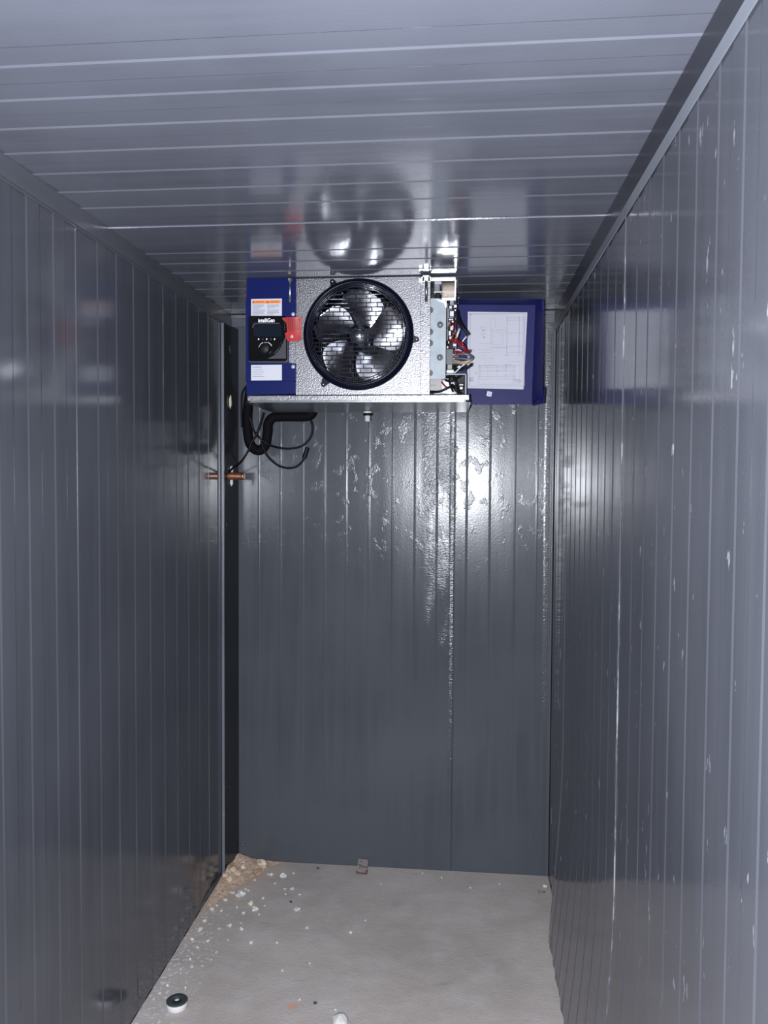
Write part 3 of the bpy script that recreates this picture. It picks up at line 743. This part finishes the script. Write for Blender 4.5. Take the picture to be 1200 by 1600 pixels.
def tubething(name, pts, r, m, label, cat, extra=None, res=7, n=14):
    mb = MB(); P = [Vector(p) for p in pts]; mb.tube(P, r, m, n, res)
    if extra: extra(mb, P)
    o = mb.build(name, base=P[0]); return tag(o, label, cat)
YPIPE = 3.03
pp = [(398, 570), (392, 605), (387, 640), (387, 672), (391, 694), (403, 704), (414, 696), (418, 676), (419, 662), (426, 653), (440, 651), (462, 651), (482, 650), (489, 642), (491, 630)]
mb = MB(); mb.tube([at(a, b, YPIPE) for a, b in pp], .0185, RUB, 20, 7)
ip = tag(mb.build('insulated_pipe', base=at(398, 570, YPIPE)), 'thick black foam-insulated pipe looping below the left end of the evaporator', 'pipe')
def cable(pts, label, r=.0042, Y=None, ends=None):
    mb = MB(); mb.tube([at(q[0], q[1], q[2]) for q in pts], r, CAB, 10, 8)
    if ends: ends(mb)
    return tag(mb.build('cable', base=at(*pts[0])), label, 'cable')
cable([(412, 645, 3.0), (402, 676, 2.99), (394, 690, 2.985), (387, 706, 2.985), (376, 722, 2.99), (363, 732, 3.02), (358.5, 738, 3.05)], 'thin black cable running from the pipe loop down to the copper stub', .0040)
cable([(485, 656, 3.0), (488, 668, 3.0), (485, 683, 3.0), (473, 696, 3.0), (455, 701, 3.0), (437, 700, 3.0), (420, 695, 3.01), (405, 684, 3.0), (396, 672, 3.005), (390, 650, 3.0)], 'thin black cable hanging in the upper loop right of the thick pipe', .0038)
def plugend(mb):
    a, b = at(475, 716, 3.0), at(480.5, 699, 3.0); d = b - a
    mb.tube([a, a + d * .25, a + d * .85, b], [.0085, .0070], CAB, 12, 3)
cable([(408, 690, 3.0), (415, 708, 3.0), (424, 719, 3.0), (436, 728, 3.0), (450, 731.5, 3.0), (463, 729, 3.0), (472, 721, 3.0), (475.5, 715, 3.0)], 'thin black cable in the lowest loop, ending in a black plug', .0040, ends=plugend)
cable([(388, 600, 2.99), (378.5, 614, 3.0), (377, 640, 3.01), (378, 668, 3.02)], 'thin black cable hanging close to the wall, left of the thick pipe', .0035)
# copper stub in the left wall, set in foam
mb = MB(); a = at(362, 744, 3.075); mb.tube([(XL + .001, a.y, a.z), (at(378, 744, a.y).x, a.y, a.z)], .0140, COPPER, 24, 1, cap=False)
mb.tube([(at(378, 744, a.y).x, a.y, a.z), (at(382, 744, a.y).x, a.y, a.z)], [.0150, .0125], COPPER, 24, 1)
mb.lathe([(.0152, 0), (.0152, .012)], (XL + .02, a.y, a.z), COPPER, axis='x', n=24)
tag(mb.build('copper_pipe', base=(XL, a.y, a.z)), 'short copper pipe stub poking out of the left wall near the corner', 'pipe')
def lump(name, c, r3, m, label, cat, group=None, seed=0, kind=None, sub=2, jag=.28, flat=True):
    rn = random.Random(seed); bm = bmesh.new(); bmesh.ops.create_icosphere(bm, subdivisions=sub, radius=1)
    for v in bm.verts:
        k = 1 + rn.uniform(-jag, jag * .5); v.co = Vector((v.co.x * r3[0] * k, v.co.y * r3[1] * k, v.co.z * r3[2] * k))
    zmin = min(v.co.z for v in bm.verts)
    if flat:
        for v in bm.verts: v.co.z -= zmin
    rot = Matrix.Rotation(rn.uniform(0, 6.28), 3, 'Z') if flat else Matrix.Identity(3)
    for v in bm.verts: v.co = rot @ v.co + Vector(c)
    mb = MB(); mb.frombm(bm, m); o = mb.build(name, base=c); return tag(o, label, cat, group)
q = at(366, 734, 3.08); lump('foam_blob', (XL + .019, 3.085, q.z), (.006, .011, .016), FOAM, 'white foam blob on the left wall just above the copper stub', 'foam', seed=4, flat=False)
q = at(366, 754, 3.08); lump('foam_blob', (XL + .019, 3.085, q.z), (.006, .010, .016), FOAM, 'white foam blob on the left wall just below the copper stub', 'foam', seed=5, flat=False)
q = at(363, 628, 3.08); lump('foam_blob', (XL + .017, 3.08, q.z), (.005, .012, .026), FOAMY, 'ragged pale foam patch on the left wall beside the black pipe', 'foam', seed=6, flat=False)

# ------------------------------------------------------------------ floor litter
crumbs = [(442.7, 1371, 11), (457, 1390, 7), (445, 1391, 5.5), (446, 1398, 4.5), (468, 1399, 4), (464, 1423, 10), (376, 1401, 15), (398.7, 1423, 11), (381, 1428, 7), (358.7, 1448, 9),
          (377, 1453, 7), (376, 1443, 5), (392, 1474, 7), (433, 1474, 5), (480, 1450, 9), (548, 1458, 6), (441, 1517, 5), (468, 1563, 5), (325, 1472, 7), (313, 1454, 8), (309, 1482, 6),
          (332, 1422, 8), (424, 1368, 7), (411, 1404, 6), (405, 1430, 5), (339, 1416, 6), (459, 1366, 4.5), (571, 1439, 3.5), (524, 1579, 4.5), (595, 1382, 3.5), (484, 1506, 4.5), (419, 1367, 5),
          (363, 1397, 7), (352, 1408, 7), (346, 1425, 6), (320, 1440, 7), (297, 1500, 5), (300, 1468, 6), (338, 1489, 5), (384, 1390, 5), (430, 1381, 5), (398, 1376, 5), (660, 1366, 4), (690, 1372, 4), (735, 1388, 4), (780, 1382, 3.5),
          (388, 1392, 5), (370, 1418, 5), (414, 1416, 4), (300, 1512, 5), (283, 1516, 5), (262, 1540, 6), (250, 1552, 5), (316, 1510, 4), (240, 1563, 5), (290, 1544, 5), (313, 1537, 4), (356, 1470, 4), (343, 1452, 5), (330, 1500, 4)]
uniq = {0: 'white foam crumb alone right of the tan paper scrap', 5: 'white foam lump a little out from the left heap, on bare concrete', 6: 'largest white foam lump at the edge of the sawdust heap',
        7: 'white foam lump just in front of the yellowish lump', 14: 'flat elongated white foam sliver farthest right of the crumbs near the heap', 15: 'small pale crumb alone on the concrete in front of the metal bracket'}
for i, (px, py, s) in enumerate(crumbs):
    p = onfloor(px, py); r = s * p.y / F / 2 * .95
    fl = .45 if i == 14 else 1
    lb = uniq.get(i)
    zone = ('in the white powder close to the left wall' if p.x < XL + .09 and py > 1435 else 'at the edge of the sawdust heap' if px < 400 and py < 1435 else
            'on the concrete just right of the sawdust heap' if px < 475 and py < 1435 else 'on bare concrete near the foot of the back wall' if py < 1400 else 'out on the bare middle of the floor')
    lump('foam_crumb', (p.x, p.y, .0003), (r * 1.1, r * (1.1 if i != 14 else .8), r * .62 * fl), FOAM, lb or 'tiny white foam crumb ' + zone, 'foam crumb', 'foam crumbs scattered on the floor', seed=20 + i, sub=2 if s > 6 else 1, jag=.5)
p = onfloor(392, 1415); lump('foam_crumb', (p.x, p.y, .0003), (.012, .011, .009), FOAMY, 'yellow-green foam lump among the white crumbs', 'foam crumb', 'foam crumbs scattered on the floor', 91)
p = onfloor(530.7, 1604); lump('foam_chunk', (p.x, p.y, .0003), (.027, .024, .018), FOAM, 'big white foam chunk at the bottom edge of the photo', 'foam chunk', seed=92, jag=.15)
for px, py, lb in ((455, 1410, 'small dark grit piece behind the crumbs near the heap'), (493, 1568, 'small dark grit piece right of the orange floor stain'), (497, 1357, 'small dark grit piece against the foot of the back wall')):
    p = onfloor(px, py); lump('grit', (p.x, p.y - .004, .0003), (.007, .006, .004), GRIT, lb, 'grit', seed=int(px), sub=1)
# heap of sawdust in the left corner
mb = MB(); nx, ny = 46, 70; v = []; rn = random.Random(11)
for j in range(ny + 1):
    for i in range(nx + 1):
        u, t = i / nx, j / ny; y = 2.78 + (3.147 - 2.78) * t; wd = .045 + .17 * t ** 1.6; x = XL + .0125 + wd * u
        h = .030 * (1 - u) ** 1.5 * (t ** .8) * (.55 + .45 * math.sin(t * 11 + u * 3) ** 2) + rn.uniform(0, .0045) * (1 - u) * t ** .3
        v.append((x, y, max(-.0005, h - .001)))
mb.add(v, [(j * (nx + 1) + i, j * (nx + 1) + i + 1, (j + 1) * (nx + 1) + i + 1, (j + 1) * (nx + 1) + i) for j in range(ny) for i in range(nx)], DUST, True)
tag(mb.build('sawdust_heap', base=(XL + .0125, 2.78, 0), recalc=False), 'low tan heap of sawdust in the far left corner of the floor', 'sawdust', kind='stuff')
p = onfloor(408, 1362)
lump('paper_scrap', (p.x, p.y, .014), (.026, .016, .017), TANP, 'crumpled cream paper scrap on top of the heap in the left corner', 'paper scrap', seed=77, sub=2, jag=.4)
p = onfloor(402, 1368); lump('card_scrap', (p.x, p.y, .0005), (.022, .014, .013), BRN, 'brown card scrap on the floor just below the cream paper scrap', 'card scrap', seed=79, sub=2, jag=.3)
for k, (px, py) in enumerate(((372, 1372), (358, 1382), (352, 1376), (380, 1362), (364, 1366))):
    p = onfloor(px, py); lump('sawdust_lump', (p.x, p.y, .012), (.014, .013, .010), TANP, 'tan lump lying in the sawdust heap', 'sawdust lump', 'lumps in the sawdust heap', 60 + k)
# metal bracket standing against the back wall
mb = MB(); yb = 3.05
def lp(px, py, off=0): return at(px, py, 3.045 + .094 * (1366 - py) / 24 - off)
def leaf(pts, t, off, m):
    f_ = [lp(a, b, off) for a, b in pts]; n_ = len(f_); b_ = [v + Vector((0, t, 0)) for v in f_]
    mb.add(f_ + b_, [tuple(range(n_)), tuple(range(2 * n_ - 1, n_ - 1, -1))] + [(i, (i + 1) % n_, (i + 1) % n_ + n_, i + n_) for i in range(n_)], m)
leaf([(559.8, 1342), (575.2, 1344), (573.2, 1364.5), (557, 1363)], .003, 0, PLATE)
leaf([(556.5, 1360.5), (560, 1363.6), (571.5, 1364.4), (571.5, 1360), (574.5, 1360), (573.5, 1366.8), (556, 1365)], .004, .003, RUST)
leaf([(559.4, 1349.2), (567, 1353.4), (574.5, 1354.2), (574.5, 1355.8), (566, 1355.4), (559.2, 1350.8)], .001, .0012, RUST)
for px, py, m_ in ((564.3, 1346.3, RUST), (562.5, 1355, GREYW)):
    leaf([(px + 1.1 * math.cos(k * PI / 4), py + 1.1 * math.sin(k * PI / 4)) for k in range(8)], .001, .0012, m_)
tag(mb.build('metal_bracket', base=(at(566, 1364, yb).x, yb, .0005)), 'small rusty metal bracket standing at the foot of the back wall', 'bracket')
# chip and nail in the right corner
p = onfloor(853, 1383); lump('foam_crumb', (p.x - .006, p.y - .02, .0005), (.010, .007, .006), FOAM, 'white chip in the far right corner of the floor', 'foam crumb', seed=95)
mb = MB(); a, b = onfloor(842, 1396), onfloor(856, 1396); mb.tube([(a.x, a.y, .0035), (b.x - .01, b.y + .004, .0035)], .003, RUST, 8, 1); mb.lathe([(0, -.001), (.006, -.001), (.006, .001), (0, .001)], (a.x, a.y, .0062), RUST, axis='x', n=12)
tag(mb.build('nail', base=(a.x, a.y, .0005)), 'rusty nail lying in the far right corner of the floor', 'nail')
# round plug
c = onfloor(276.5, 1575)
pl = thing('round_plug', (c.x, c.y, .0003), 'round white plug with a dark top and a small hole, beside the left wall', 'plug')
mb = MB(); mb.lathe([(0, 0), (.026, 0), (.0295, .004), (.0305, .020), (.0300, .0225), (0, .0225)], (c.x, c.y, .0003), PLUGW, axis='z', n=48); mb.build('body', pl)
mb = MB(); mb.lathe([(.0068, .0225), (.0068, .0250), (.0290, .0250), (.0305, .0235), (.0305, .0215)], (c.x, c.y, .0003), PLUGT, axis='z', n=48); mb.build('cap', pl)
# screw head on the back wall, low left
mb = MB(); p = at(378.5, 1320, D); mb.lathe([(0, -.006), (.005, -.005), (.0075, -.001), (.0075, .002)], (p.x, D, p.z), P_TRIMV, n=20)
tag(mb.build('screw', base=(p.x, D, p.z)), 'painted-over screw head low on the back wall near the left corner', 'screw')

for o in bpy.data.objects:
    if '_o' in o: del o['_o']
for m in bpy.data.materials:
    if 'nodes' in m: del m['nodes']
